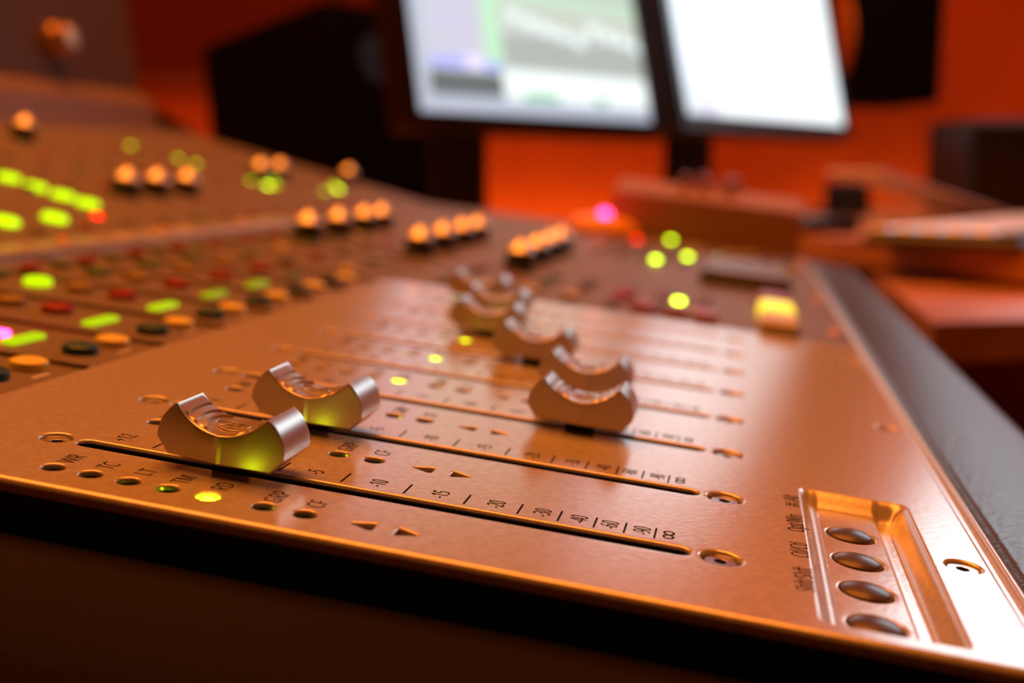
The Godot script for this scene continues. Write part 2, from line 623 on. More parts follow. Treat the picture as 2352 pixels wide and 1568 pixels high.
func triangle_loop(at: Vector2, s: float) -> Array:
	var p := [Vector2(-2.3, 0) * s, Vector2(1.75, -1.9), Vector2(1.75, 1.9)]
	if s < 0.0:
		p = [Vector2(2.3, 0), Vector2(-1.75, 1.9), Vector2(-1.75, -1.9)]
	var l := []
	for i in 3:
		var a: Vector2 = p[i]
		var b: Vector2 = p[(i + 1) % 3]
		var z: Vector2 = p[(i + 2) % 3]
		for k in 5:                                                    # rounded corners
			var f := k / 4.0
			var e0 := a + (z - a).normalized() * 0.8
			var e1 := a + (b - a).normalized() * 0.8
			l.append(at + e0.lerp(a, f).lerp(a.lerp(e1, f), f))
		for k in [1, 2, 3]:
			l.append(at + (a + (b - a).normalized() * 0.8).lerp(b + (a - b).normalized() * 0.8, k / 4.0))
	return l


func fader_plate(c: Node3D) -> void:
	var s := Shape.new()
	var wells := Shape.new()
	var back := -140.5
	var slot := []
	for k in 9:
		slot.append(Vector2(-6.7 + cos(-PI / 2 + PI * k / 8) * SLOT, sin(-PI / 2 + PI * k / 8) * SLOT))
	for k in range(1, 30):
		slot.append(Vector2(lerpf(-6.7, -110.0, k / 30.0), SLOT))
	for k in 9:
		slot.append(Vector2(-110.0 - cos(-PI / 2 + PI * k / 8) * SLOT, -sin(-PI / 2 + PI * k / 8) * SLOT))
	for k in range(1, 30):
		slot.append(Vector2(lerpf(-110.0, -6.7, k / 30.0), -SLOT))
	for n in 8:
		var z := -n * PITCH
		# the band with the status lights
		var cuts := [back]
		for i in 7:
			if i == 5:
				cuts.append(LED_AT[5] - 3.3)
			elif i == 0:
				cuts.append(LED_AT[0] - 3.4)
			else:
				cuts.append((LED_AT[i - 1] + LED_AT[i]) / 2)
		cuts.append(LED_AT[6] + 3.4)
		s.rect(back, cuts[1], z + 10, z + 20.5)
		for i in 7:
			var x0: float = cuts[i + 1]
			var x1: float = LED_AT[4] + 3.4 if i == 4 else cuts[i + 2]
			s.holed(disc(1.85, 24, Vector2(LED_AT[i], z + LED_Z)), 0.45, x0, x1, z + 10, z + 20.5, 0.9)
			if i == 4 and x1 < cuts[i + 2]:
				s.rect(x1, cuts[i + 2], z + 10, z + 20.5)
		s.rect(cuts[8], -59.0, z + 10, z + 20.5)
		s.holed(triangle_loop(Vector2(-54.3, z + LED_Z), 1), 0.4, -59.0, -51.0, z + 10, z + 20.5, 1.4)
		s.holed(triangle_loop(Vector2(-47.3, z + LED_Z), -1), 0.4, -51.0, -42.5, z + 10, z + 20.5, 1.4)
		s.rect(-42.5, 6.0, z + 10, z + 20.5)
		# the band with the slot and its two screws
		s.rect(back, -121.0, z - 13.1, z + 10)
		s.holed(disc(2.75, 32, Vector2(-116, z)), 0.6, -121.0, -112.5, z - 13.1, z + 10, 2.2)
		var here := []
		for p: Vector2 in slot:
			here.append(p + Vector2(0, z))
		s.holed(here, 0.55, -112.5, -4.15, z - 13.1, z + 10, 0.75)
		s.holed(disc(3.15, 32, Vector2(0, z)), 0.75, -4.15, 6.0, z - 13.1, z + 10, 2.2)
		wells.box(Vector3(-113, -14, z - 3), Vector3(-3.5, -12, z + 3))
		for q: float in [-SLOT - 1.0, SLOT + 0.05]:
			wells.box(Vector3(-113, -12, z + q), Vector3(-3.5, -0.74, z + q + 0.95))
	s.rect(back, 6.0, 20.5, 21.8)
	s.rect(back, 6.0, -260.6, -13.1 - 7 * PITCH)
	# the margin with the hand rest keys and screws
	s.rect(6.0, 13.4, -260.6, 21.8)
	s.rect(13.4, 35.4, 19.0, 21.8)
	s.rect(13.4, 35.4, -260.6, -50.6)
	var zz := 21.8
	for q: float in [-17.5, -120.0, -222.0]:
		s.rect(35.4, 43.6, q + 5, zz)
		s.holed(disc(2.75, 28, Vector2(39.6, q)), 0.7, 35.4, 43.6, q - 5, q + 5, 2.0)
		zz = q - 5
	s.rect(35.4, 43.6, -260.6, zz)
	# rounded near edge
	var rows := []
	for k in 8:
		var a := PI / 2 * k / 7
		var row := PackedVector3Array()
		for x: float in [back, -100, -60, -20, 20, 43.6]:
			row.append(Vector3(x, -1.1 * (1 - cos(a)), 21.8 + 1.1 * sin(a)))
		rows.append(row)
	var low := PackedVector3Array()
	for x: float in [back, -100, -60, -20, 20, 43.6]:
		low.append(Vector3(x, -2.2, 22.9))
	rows.append(low)
	s.sheet(rows, func(_m): return Vector3(0, 0.5, 1))
	# the sunken hand rest
	var us := []
	for k in 61:
		us.append(13.4 + k * 22.0 / 60)
	var zs := []
	for k in 117:
		zs.append(-50.6 + k * 69.6 / 116)
	for i in 60:
		for j in 116:
			var um: float = (us[i] + us[i + 1]) / 2
			var zm: float = (zs[j] + zs[j + 1]) / 2
			if um > 17.8 and um < 28.3 and zm > -39.8 and zm < 16.6:
				continue
			s.quad(rest(us[i], zs[j]), rest(us[i + 1], zs[j]), rest(us[i + 1], zs[j + 1]), rest(us[i], zs[j + 1]), Vector3.UP)
	var ua := 17.8
	var ub := 28.2999
	ua = 13.4 + ceilf((17.8 - 13.4 - 11.0 / 60) / (22.0 / 60)) * 22.0 / 60
	ub = 13.4 + (floorf((28.3 - 13.4 - 11.0 / 60) / (22.0 / 60)) + 1) * 22.0 / 60
	var za := -50.6 + ceilf((-39.8 + 50.6 - 0.3) / 0.6) * 0.6
	var zb := -50.6 + (floorf((16.6 + 50.6 - 0.3) / 0.6) + 1) * 0.6
	var z0 := za
	for k in 4:
		var zc: float = KEY_Z[k]
		var z1: float = zb if k == 3 else (KEY_Z[k] + KEY_Z[k + 1]) / 2
		s.holed(disc(4.2, 36, Vector2(23.1, zc)), 0.55, ua, ub, z0, z1, 2.4, -2.6)
		z0 = z1
	var p := part("fader_plate", s.done(28), M.plate, c)
	p.set_meta("label", "satin silver faceplate with slots and recessed screws")
	part("slot_well", wells.done(), M.hollow, c)
	part("plate_tray", cube(Vector3(back, -20, -260), Vector3(43, -15, 22)), M.hollow, c)
	# screws
	var head := Shape.new()
	var hex := disc(1.15, 6)
	head.holed(hex, 0.1, -1.4, 1.4, -1.4, 1.4, 1.1)
	var ring := []
	for k in 2:
		var row := PackedVector3Array()
		for i in 32:
			var a := TAU * (i + 0.5) / 32
			var d := Vector2(cos(a), sin(a))
			var e := 1.4 / maxf(absf(d.x), absf(d.y)) if k == 0 else 2.45
			row.append(Vector3(d.x * e, 0, d.y * e))
		ring.append(row)
	head.sheet(ring, func(_m): return Vector3.UP, true)
	head.lathe([Vector2(2.7, -1.6), Vector2(2.7, -0.3), Vector2(2.45, 0)], 32)
	var head_mesh := head.done(25)
	for n in 8:
		part("screw", head_mesh, M.steel, c, Vector3(-116, -0.7, -n * PITCH))
		part("screw", head_mesh, M.steel, c, Vector3(0, -0.6, -n * PITCH))
	for q: float in [-17.5, -120.0, -222.0]:
		part("screw", head_mesh, M.steel, c, Vector3(39.6, -0.5, q))
	# lights under their holes
	var dome := Shape.new()
	dome.lathe([Vector2(1.7, -3.0), Vector2(1.7, -1.5), Vector2(1.45, -0.9), Vector2(0.9, -0.5), Vector2(0, -0.35)], 20)
	var dome_mesh := dome.done(50)
	var off := Shape.new()
	off.lathe([Vector2(1.8, -3.4), Vector2(1.75, -2.2), Vector2(1.1, -1.75), Vector2(0, -1.6)], 16)
	var off_mesh := off.done(50)
	var tri_mesh := {}
	for sgn: int in [1, -1]:
		var q := Shape.new()
		var l := triangle_loop(Vector2.ZERO, sgn)
		q.slab(l, -1.2, -0.95, Transform3D(Basis(Vector3.RIGHT, -PI / 2).scaled(Vector3(1, 1, 1)), Vector3(0, 0, 0)))
		tri_mesh[sgn] = q.done()
	for n in 8:
		for i in 7:
			var lit := i == 4
			var o := part("status_light", dome_mesh if lit else off_mesh, M.led_green if lit else M.led_off, c, Vector3(LED_AT[i], 0, LED_Z - n * PITCH))
			if lit: o.set_meta("label", "glowing green read light")
		for sgn: int in [1, -1]:
			part("arrow_light", tri_mesh[sgn], M.rubber_key, c, Vector3(-54.3 if sgn > 0 else -47.3, 0, LED_Z - n * PITCH), Basis.IDENTITY)
	lettering(p)


const KEY_Z := [-32.1, -18.1, -4.0, 10.1]


func soft(a: float, b: float, x: float) -> float:
	var t := clampf((x - a) / (b - a), 0, 1)
	return t * t * (3 - 2 * t)


func rest(u: float, z: float) -> Vector3:
	var d := -2.6 * clampf(soft(14.1, 16.2, u) * 0.72 + 0.16 * clampf((u - 15.6) / 1.8, 0, 1) + 0.12 * soft(17.0, 17.8, u), 0, 1) - 1.1 * soft(28.4, 29.6, u)
	d *= 1.0 - soft(31.4, 34.6, u)
	var f := soft(-50.0, -45.6, z) * (1.0 - soft(16.8, 18.8, z))
	return Vector3(u, d * f, z)


func modifier_keys(c: Node3D) -> void:
	var q := Shape.new()
	q.lathe([Vector2(4.05, -3.4), Vector2(4.05, -0.5), Vector2(3.85, -0.15), Vector2(3.3, 0.14), Vector2(2.4, 0.42), Vector2(1.2, 0.62), Vector2(0, 0.68)], 36)
	var mesh := q.done(50)
	for z: float in KEY_Z:
		var o := part("modifier_key", mesh, M.rubber_key, c, Vector3(23.1, -2.3, z))
		o.set_meta("label", "dark round domed key")


var face_font: FontVariation


func word(text: String, tall: float, parent: Node, at: Vector3, squeeze := 0.78) -> void:
	if face_font == null:
		var plain := SystemFont.new()
		plain.font_names = PackedStringArray(["Droid Sans"])
		face_font = FontVariation.new()
		face_font.base_font = plain
	var key := "%s|%.2f" % [text, tall]
	if not M.has(key):
		var t := TextMesh.new()
		t.font = face_font
		t.text = text
		t.font_size = 40
		t.pixel_size = tall * MM / 0.714 / 40.0
		t.depth = 0.00003
		t.curve_step = 1.5
		M[key] = t
	part("lettering", M[key], M.ink, parent, at, Basis(Vector3(0, 0, -squeeze), Vector3(-1, 0, 0), Vector3(0, 1, 0)))


func lettering(p: Node3D) -> void:
	var numbers := {"+12": -106.6, "+6": -93.4, "0": -81.8, "-5": -70.2, "-10": -58.8, "-15": -47.7, "-20": -37.9, "-30": -29.9, "-40": -23.7, "-60": -18.5, "-90": -13.1}
	var marks := [-99.5, -87.6, -75.9, -64.6, -53.4, -42.9, -33.7, -26.9, -20.9, -15.9, -10.9]
	var line := cube(Vector3(-0.17, 0.0, -2.7), Vector3(0.17, 0.03, 2.7))
	var eight := Shape.new()
	for k: float in [-0.95, 0.95]:
		for ring: Array in [[0.62, 1.0]]:
			for i in 24:
				var a := TAU * i / 24
				var b := TAU * (i + 1) / 24
				var f := func(g: float, r: float) -> Vector3: return Vector3(cos(g) * r, 0.03, k + sin(g) * r * 1.05)
				eight.quad(f.call(a, ring[0]), f.call(b, ring[0]), f.call(b, ring[1]), f.call(a, ring[1]), Vector3.UP)
	var eight_mesh := eight.done()
	for n in 8:
		var z := -n * PITCH
		for i in 7:
			word(LED_TEXT[i], 2.35, p, Vector3(LED_AT[i], 0.02, z + LED_Z - 5.3))
		for t: String in numbers:
			word(t, 2.35, p, Vector3(numbers[t], 0.02, z - 6.3), 0.7)
		for u: float in marks:
			part("scale_mark", line, M.ink, p, Vector3(u, 0, z - 6.1))
		part("infinity_mark", eight_mesh, M.ink, p, Vector3(-8.7, 0, z - 6.4))
	word("/Alt", 2.0, p, Vector3(12.4, 0.02, -40.6), 0.66)
	word("Opt/Win", 2.2, p, Vector3(12.5, 0.02, -25.5), 0.66)
	word("Ctl/Ctl", 2.2, p, Vector3(12.6, 0.02, -10.9), 0.66)
	word("Shft/Shft", 2.2, p, Vector3(12.7, 0.02, 2.9), 0.66)
	var loop := Shape.new()                                            # the looped-square sign
	for sx: float in [-1.0, 1.0]:
		for sz: float in [-1.0, 1.0]:
			for i in 12:
				var a := TAU * i / 12
				var b := TAU * (i + 1) / 12
				var f := func(g: float, r: float) -> Vector3: return Vector3(sx * 0.75 + cos(g) * r, 0.03, sz * 0.75 + sin(g) * r)
				loop.quad(f.call(a, 0.28), f.call(b, 0.28), f.call(b, 0.5), f.call(a, 0.5), Vector3.UP)
	for k: float in [-0.45, 0.25]:
		loop.rect(k, k + 0.2, -0.8, 0.8, 0.03)
		loop.rect(-0.8, 0.8, k, k + 0.2, 0.03)
	part("command_mark", loop.done(), M.ink, p, Vector3(12.4, 0, -36.6))


# ---------------------------------------------------------------- fader caps
func cap_scoop(x: float) -> float:
	return 17.85 - sqrt(112.36 - x * x)


# along the cap's length for a terrace line w at a place q = 0 (middle) .. 1 (side) across it: the lines bow towards the horns
func cap_line(w: float, q: float) -> float:
	return w if w >= 7.4 else (w - 7.4 * 0.36 * q) / (1.0 - 0.36 * q)


func cap_outer(x: float) -> float:
	return 5.3 + sqrt(maxf(0.0, 1.0 - pow((absf(x) - 4.9) / 6.7, 2.0))) * 6.82


func cap_low(x: float) -> float:
	return 2.1 + maxf(0.0, absf(x) - 9.4) / 2.2 * 2.7


func fader_caps(c: Node3D) -> void:
	var s := Shape.new()
	# columns along the cap: (signed line, height of the terrace there); outer columns lie beyond the horns
	var half := []
	for k in 13:
		half.append(Vector2(3.9 * k / 13.0, 0))
	for n in 3:
		var w := 3.9 + 1.35 * n
		half.append(Vector2(w, 0))
		for k in 6:
			half.append(Vector2(w + 0.09 + (1.26 - 0.001) * k / 6.0, 0.46 * (1.0 - k / 6.0)))
	half.append_array([Vector2(7.95, 0), Vector2(8.1, 0), Vector2(8.25, 0)])
	var cols := []
	for k in range(half.size() - 1, 0, -1):
		cols.append(Vector2(-half[k].x, half[k].y))
	cols.append_array(half)
	var outer := []
	for k in range(1, 17):
		outer.append(8.25 + 3.33 * sin(PI / 2 * k / 16))
	var before := []
	for k in range(15, -1, -1):
		before.append(Vector2(-outer[k], -1))
	for x: float in outer:
		cols.append(Vector2(x, -1))
	cols = before + cols
	var b := 0.38
	var acrosses := 28
	var rows := []
	for col: Vector2 in cols:
		var out := col.y < 0.0
		var sg := signf(col.x)
		var place := func(q: float) -> float:
			if out:
				return col.x
			var w := absf(col.x)
			return sg * (cap_line(w, q) if w > 3.9 else w / 3.9 * cap_line(3.9, q))
		var x: float = place.call(1.0)
		var lo := cap_low(x)
		var yt := maxf(cap_outer(x) if out else cap_scoop(x), lo + 0.9)
		var zf := 6.0 - (0.13 if x < 0.0 else 0.02) * absf(x) + 0.16 * maxf(0.0, 1.0 - absf(x) / 0.7)
		var loop := PackedVector3Array()
		loop.append(Vector3(x, lo, zf - b))
		loop.append(Vector3(x, lo + b, zf))
		for k in [0.33, 0.66]:
			loop.append(Vector3(x, lerpf(lo + b, yt - b, k), zf))
		loop.append(Vector3(x, yt - b, zf))
		loop.append(Vector3(x, yt - b * 0.3, zf - b * 0.3))
		loop.append(Vector3(x, yt, zf - b))
		for k in range(1, acrosses):
			var f := float(k) / acrosses
			var z := lerpf(zf - b, -zf + b, f)
			var e := absf(2.0 * f - 1.0)
			var px: float = place.call(minf(1.0, e * e))
			var py := yt
			if not out:
				py = cap_scoop(px) + (col.y if k > 1 and k < acrosses - 1 else 0.0)
			loop.append(Vector3(px, py, z))
		loop.append(Vector3(x, yt, -zf + b))
		loop.append(Vector3(x, yt - b, -zf))
		loop.append(Vector3(x, lo + b, -zf))
		loop.append(Vector3(x, lo, -zf + b))
		rows.append(loop)
	var tops := acrosses + 7                                           # the loop's points 6 .. tops - 1 lie on top
	for i in rows.size() - 1:
		var p: PackedVector3Array = rows[i]
		var r: PackedVector3Array = rows[i + 1]
		for j in p.size():
			var k := (j + 1) % p.size()
			var m := (p[j] + r[j] + p[k] + r[k]) * 0.25
			var away := Vector3(0, 0, 1)
			if j == 0 or j == 4 or j == 5:
				away = Vector3(0, -0.5 if j == 0 else 0.7, 1)
			elif j >= 6 and j < tops - 1:
				away = Vector3(signf(m.x) * 0.6, 1, 0) if absf(m.x) > 8.25 else Vector3(-signf(m.x) * 0.5, 1, 0)
			elif j == tops - 1:
				away = Vector3(0, 0.7, -1)
			elif j == tops:
				away = Vector3(0, 0, -1)
			elif j == tops + 1:
				away = Vector3(0, -0.5, -1)
			elif j == p.size() - 1:
				away = Vector3(signf(m.x) * 0.5 if absf(m.x) > 9.4 else 0.0, -1, 0)
			s.quad(p[j], p[k], r[k], r[j], away)
	for e: int in [0, rows.size() - 1]:
		var loop: PackedVector3Array = rows[e]
		for k in range(1, loop.size() - 1):
			s.tri(loop[0], loop[k], loop[k + 1], Vector3(-1 if e == 0 else 1, 0, 0))
	var body := s.done(26)
	var stem := cube(Vector3(-3.2, -9, -0.75), Vector3(3.2, 3, 0.75), 0.2)
	var em := Shape.new()                                              # the raised emblem in the hollow
	var on := func(x: float, z: float) -> Vector3: return Vector3(x, cap_scoop(x) + 0.03, z)
	var ring := []
	for k in 29:
		var a := -2.5 + 5.2 * k / 28
		ring.append(on.call(-0.2 + cos(a + PI) * 3.1, sin(a + PI) * 2.5))
	em.tube(ring, 0.15, 6)
	em.tube([on.call(-2.4, 0.6), on.call(-1.2, 0.6), on.call(0.4, 0.6), on.call(1.8, 0.6)], 0.15, 6)
	var bowl := []
	for k in 13:
		bowl.append(on.call(0.9 + cos(TAU * k / 12) * 0.95, -0.5 + sin(TAU * k / 12) * 0.9))
	em.tube(bowl, 0.15, 6)
	em.tube([on.call(2.5, 1.0), on.call(2.5, 0.0), on.call(2.5, -1.2)], 0.15, 6)
	em.tube([on.call(-1.6, -0.4), on.call(-0.9, -0.9), on.call(-0.6, -1.6)], 0.15, 6)
	var emblem := em.done(60)
	var at := [-83.1, -81.4, -32.4, -36.2, -55.4, -76.5, -81.3, -95.2]
	for n in 8:
		var o := part("fader_cap", body, M.cap, c, Vector3(at[n], 0, -n * PITCH))
		o.set_meta("label", "satin metal fader cap with a scooped, ribbed top")
		part("stem", stem, M.hollow, o)
		part("emblem", emblem, M.cap, o)


# ---------------------------------------------------------------- rails and ends
func along(prof: Array, z0: float, z1: float, s: Shape, cuts := 1) -> void:
	for i in prof.size() - 1:
		var a: Vector2 = prof[i]
		var b: Vector2 = prof[i + 1]
		var o := Vector3(a.y - b.y, b.x - a.x, 0)
		for k in cuts:
			var p := lerpf(z0, z1, float(k) / cuts)
			var q := lerpf(z0, z1, float(k + 1) / cuts)
			s.quad(Vector3(a.x, a.y, p), Vector3(b.x, b.y, p), Vector3(b.x, b.y, q), Vector3(a.x, a.y, q), o)


func arc(cx: float, cy: float, r: float, a0: float, a1: float, n: int) -> Array:
	var l := []
	for k in n + 1:
		var a := deg_to_rad(lerpf(a0, a1, float(k) / n))
		l.append(Vector2(cx + cos(a) * r, cy + sin(a) * r))
	return l


func edges(c: Node3D) -> void:
	# the trim strip beside the plate: rounded shoulder, groove, lip
	var s := Shape.new()
	var prof := [Vector2(43.6, 0)]
	prof.append_array(arc(43.6, -0.9, 0.9, 90, 0, 6))
	prof.append_array([Vector2(44.6, -1.2), Vector2(46.0, -1.2)])
	prof.append_array(arc(46.9, -0.7, 0.7, 180, 0, 10))
	prof.append_array([Vector2(47.6, -9)])
	along(prof, 22.9, -700, s, 4)
	part("trim_strip", s.done(30), M.plate, c)
	# the padded rail
	s = Shape.new()
	prof = [Vector2(49.2, -30)]
	prof.append_array(arc(52.2, -5.2, 3.0, 180, 95, 6))
	prof.append_array([Vector2(60, -2.0), Vector2(70, -2.2), Vector2(78, -3.0)])
	prof.append_array(arc(78, -13.0, 10.0, 80, 0, 8))
	prof.append_array([Vector2(88, -40), Vector2(49.2, -40)])
	along(prof, 46, -700, s, 6)
	var cap := []
	for p: Vector2 in prof:
		cap.append(p)
	var lid := Shape.new()
	lid.slab(cap, -700.5, -700)
	s.v.append_array(lid.v)
	lid = Shape.new()
	lid.slab(cap, 46, 46.5)
	s.v.append_array(lid.v)
	var o := part("padded_rail", s.done(35), M.vinyl, c)
	o.set_meta("label", "grey padded vinyl hand rail")
	# the near end: black gap, then the moulded cheek
	part("end_wall", cube(Vector3(-560, -60, 14), Vector3(49, -2.3, 21.6)), M.black_plastic, c)
	s = Shape.new()
	var rows := []
	var sect := [Vector2(21.6, -9.5), Vector2(24, -8.6), Vector2(30, -8.6), Vector2(38, -9.6), Vector2(46, -12.5), Vector2(53, -17.5), Vector2(58, -25), Vector2(61, -35), Vector2(62, -50), Vector2(62, -160), Vector2(21.6, -160)]
	for x: float in [-560.0, -400.0, -200.0, -100.0, 0.0, 49.0]:
		var row := PackedVector3Array()
		for p: Vector2 in sect:
			row.append(Vector3(x, p.y, p.x))
		rows.append(row)
	s.sheet(rows, func(m): return Vector3(0, m.y + 120, (m.z - 30)))
	o = part("end_cheek", s.done(40), M.cheek, c)
	o.set_meta("label", "dark moulded end cheek")
	# the case under everything
	s = Shape.new()
	s.box(Vector3(-560, -110, -760), Vector3(49, -22, 14), 3)
	part("console_case", s.done(), M.black_plastic, c)
	s = Shape.new()
	for q: Vector2 in [Vector2(-500, -30), Vector2(-500, -700), Vector2(20, -30), Vector2(20, -700)]:
		s.box(Vector3(q.x - 30, -900, q.y - 30), Vector3(q.x + 30, -108, q.y + 30), 3)
	# pedestal legs stand upright to the floor
	for q: Vector2 in [Vector2(-500, -30), Vector2(-500, -700), Vector2(20, -30), Vector2(20, -700)]:
		var top := BENCH * (Vector3(q.x, -60, q.y) * MM)
		var leg := Shape.new()
		leg.box(Vector3(-28, 0, -28), Vector3(28, top.y * 1000.0, 28), 3)
		var inv := BENCH.affine_inverse()
		var w := inv * Vector3(top.x, 0, top.z)
		part("leg", leg.done(), M.black_plastic, c, w * 1000.0, inv.basis)


# ---------------------------------------------------------------- the coloured buttons
func button(kind: String) -> ArrayMesh:
	if not M.has("mesh_" + kind):
		var q := Shape.new()
		match kind:
			"round":
				q.lathe([Vector2(4.2, -2), Vector2(4.2, 0.7), Vector2(3.9, 1.2), Vector2(2.9, 1.6), Vector2(0, 1.8)], 24)
			"small":
				q.lathe([Vector2(3.2, -2), Vector2(3.2, 1.0), Vector2(2.9, 1.4), Vector2(0, 1.6)], 20)
			"lit":
				q.lathe([Vector2(5.4, -2), Vector2(5.4, 1.2), Vector2(4.8, 2.0), Vector2(0, 2.4)], 20)
			"bar":
				q.box(Vector3(-1.9, -2, -6.5), Vector3(1.9, 0.5, 6.5), 0.4)
			"key":
				q.box(Vector3(-4.5, -2, -6), Vector3(4.5, 3.0, 6), 0.9)
			"led":
				q.box(Vector3(-2.2, -1, -1.4), Vector3(2.2, 0.8, 1.4), 0.4)
		M["mesh_" + kind] = q.done(35)
	return M["mesh_" + kind]


func button_bed(c: Node3D) -> void:
	# a darker bed, slightly sunk, with a well round each lower pair of keys
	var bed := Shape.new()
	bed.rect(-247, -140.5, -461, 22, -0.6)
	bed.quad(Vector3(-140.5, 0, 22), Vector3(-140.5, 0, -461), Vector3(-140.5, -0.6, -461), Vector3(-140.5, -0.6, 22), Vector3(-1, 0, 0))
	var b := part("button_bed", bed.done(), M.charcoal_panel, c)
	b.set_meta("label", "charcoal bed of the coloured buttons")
	var rib := cube(Vector3(-105, -0.7, -0.5), Vector3(0, 0.5, 0.5), 0.2)
	var print_bar := cube(Vector3(-0.5, 0, -3.0), Vector3(0.5, 0.04, 3.0))
	for n in range(0, 13):
		var z := -n * PITCH
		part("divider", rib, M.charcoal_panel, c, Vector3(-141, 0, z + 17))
		if n < 8:
			put(c, "round", "teal_key", -152.0, z + 3.0)
			put(c, "round", "amber_key", -151.2, z - 9.6)
			put(c, "bar", ["green_key", "lamp_green_bar", "lamp_green_bar", "lamp_green_bar", "lamp_green_bar", "lamp_green_bar_weak", "lamp_green_bar_weak", "green_key"][n], -168.6, z + 0.6)
			put(c, "round", "red_key", -184.3, z - 3.6)
			put(c, "round", "amber_dull_key", -199.4, z - 4.6)
			put(c, "round", "lamp_green_key" if n == 4 else "green_key", -214.4, z - 5.6)
			part("button_print", print_bar, M.white_key, b, Vector3(-145.2, -0.55, z - 5))
		else:
			put(c, "small", ["green_key", "grey_key", "amber_key"][n % 3], -160.0, z - 4)
			put(c, "small", ["red_key", "green_key", "grey_key"][n % 3], -184.0, z + 4)
			put(c, "small", ["amber_key", "green_key", "green_key"][n % 3], -205.0, z - 6)
		put(c, "small", "red_key", -231.5, z + 7)
		put(c, "small", "green_key", -230.0, z - 8)
	put(c, "led", "led_pink", -176.0, -68.0)
	# the ledge with its row of screws
	var s := Shape.new()
	s.box(Vector3(-262, -3, -461), Vector3(-247, 2.6, 22), 0.9)
	var l := part("ledge", s.done(20), M.plate, c)
	var scr := Shape.new()
	scr.lathe([Vector2(3.2, 0), Vector2(3.0, 1.0), Vector2(2.0, 1.7), Vector2(0, 2.0)], 20)
	var scr_mesh := scr.done(50)
	for z: float in [-60.0, -140.0, -215.0, -292.0, -372.0, -450.0]:
		part("ledge_screw", scr_mesh, M.brass, l, Vector3(-254.5, 2.5, z))


func put(c: Node3D, kind: String, m: String, x: float, z: float, y := 0.0, label := "") -> void:
	var called: String = {"round": "round_button", "small": "small_button", "bar": "light_bar", "key": "square_key", "led": "indicator_light"}[kind]
	var o := part(called, button(kind), M[m], c, Vector3(x, y, z))
	if label: o.set_meta("label", label)


# ---------------------------------------------------------------- rear panel and meter bridge
func slope_at(s: float, z: float, h := 0.0) -> Vector3:
	var a := atan(RISE)
	return Vector3(-262.0 - s * cos(a) + h * sin(a), s * sin(a) + h * cos(a), z)


func knob(c: Node3D, at: Vector3, turn := Basis.IDENTITY) -> void:
	if not M.has("mesh_skirt"):
		var q := Shape.new()
		q.lathe([Vector2(8.2, 0), Vector2(8.2, 2.0), Vector2(7.0, 2.8), Vector2(6.8, 8.6), Vector2(6.0, 9.0), Vector2(0, 9.0)], 28)
		M["mesh_skirt"] = q.done(30)
		q = Shape.new()
		q.lathe([Vector2(6.7, 8.6), Vector2(6.7, 9.3), Vector2(6.4, 9.8), Vector2(1.7, 14.1), Vector2(0.9, 14.5), Vector2(0, 14.6)], 28)
		M["mesh_knob_top"] = q.done(50)
	var o := part("rotary_knob", M.mesh_skirt, M.knob_skirt, c, at, turn)
	part("knob_top", M.mesh_knob_top, M.knob_cap, o)


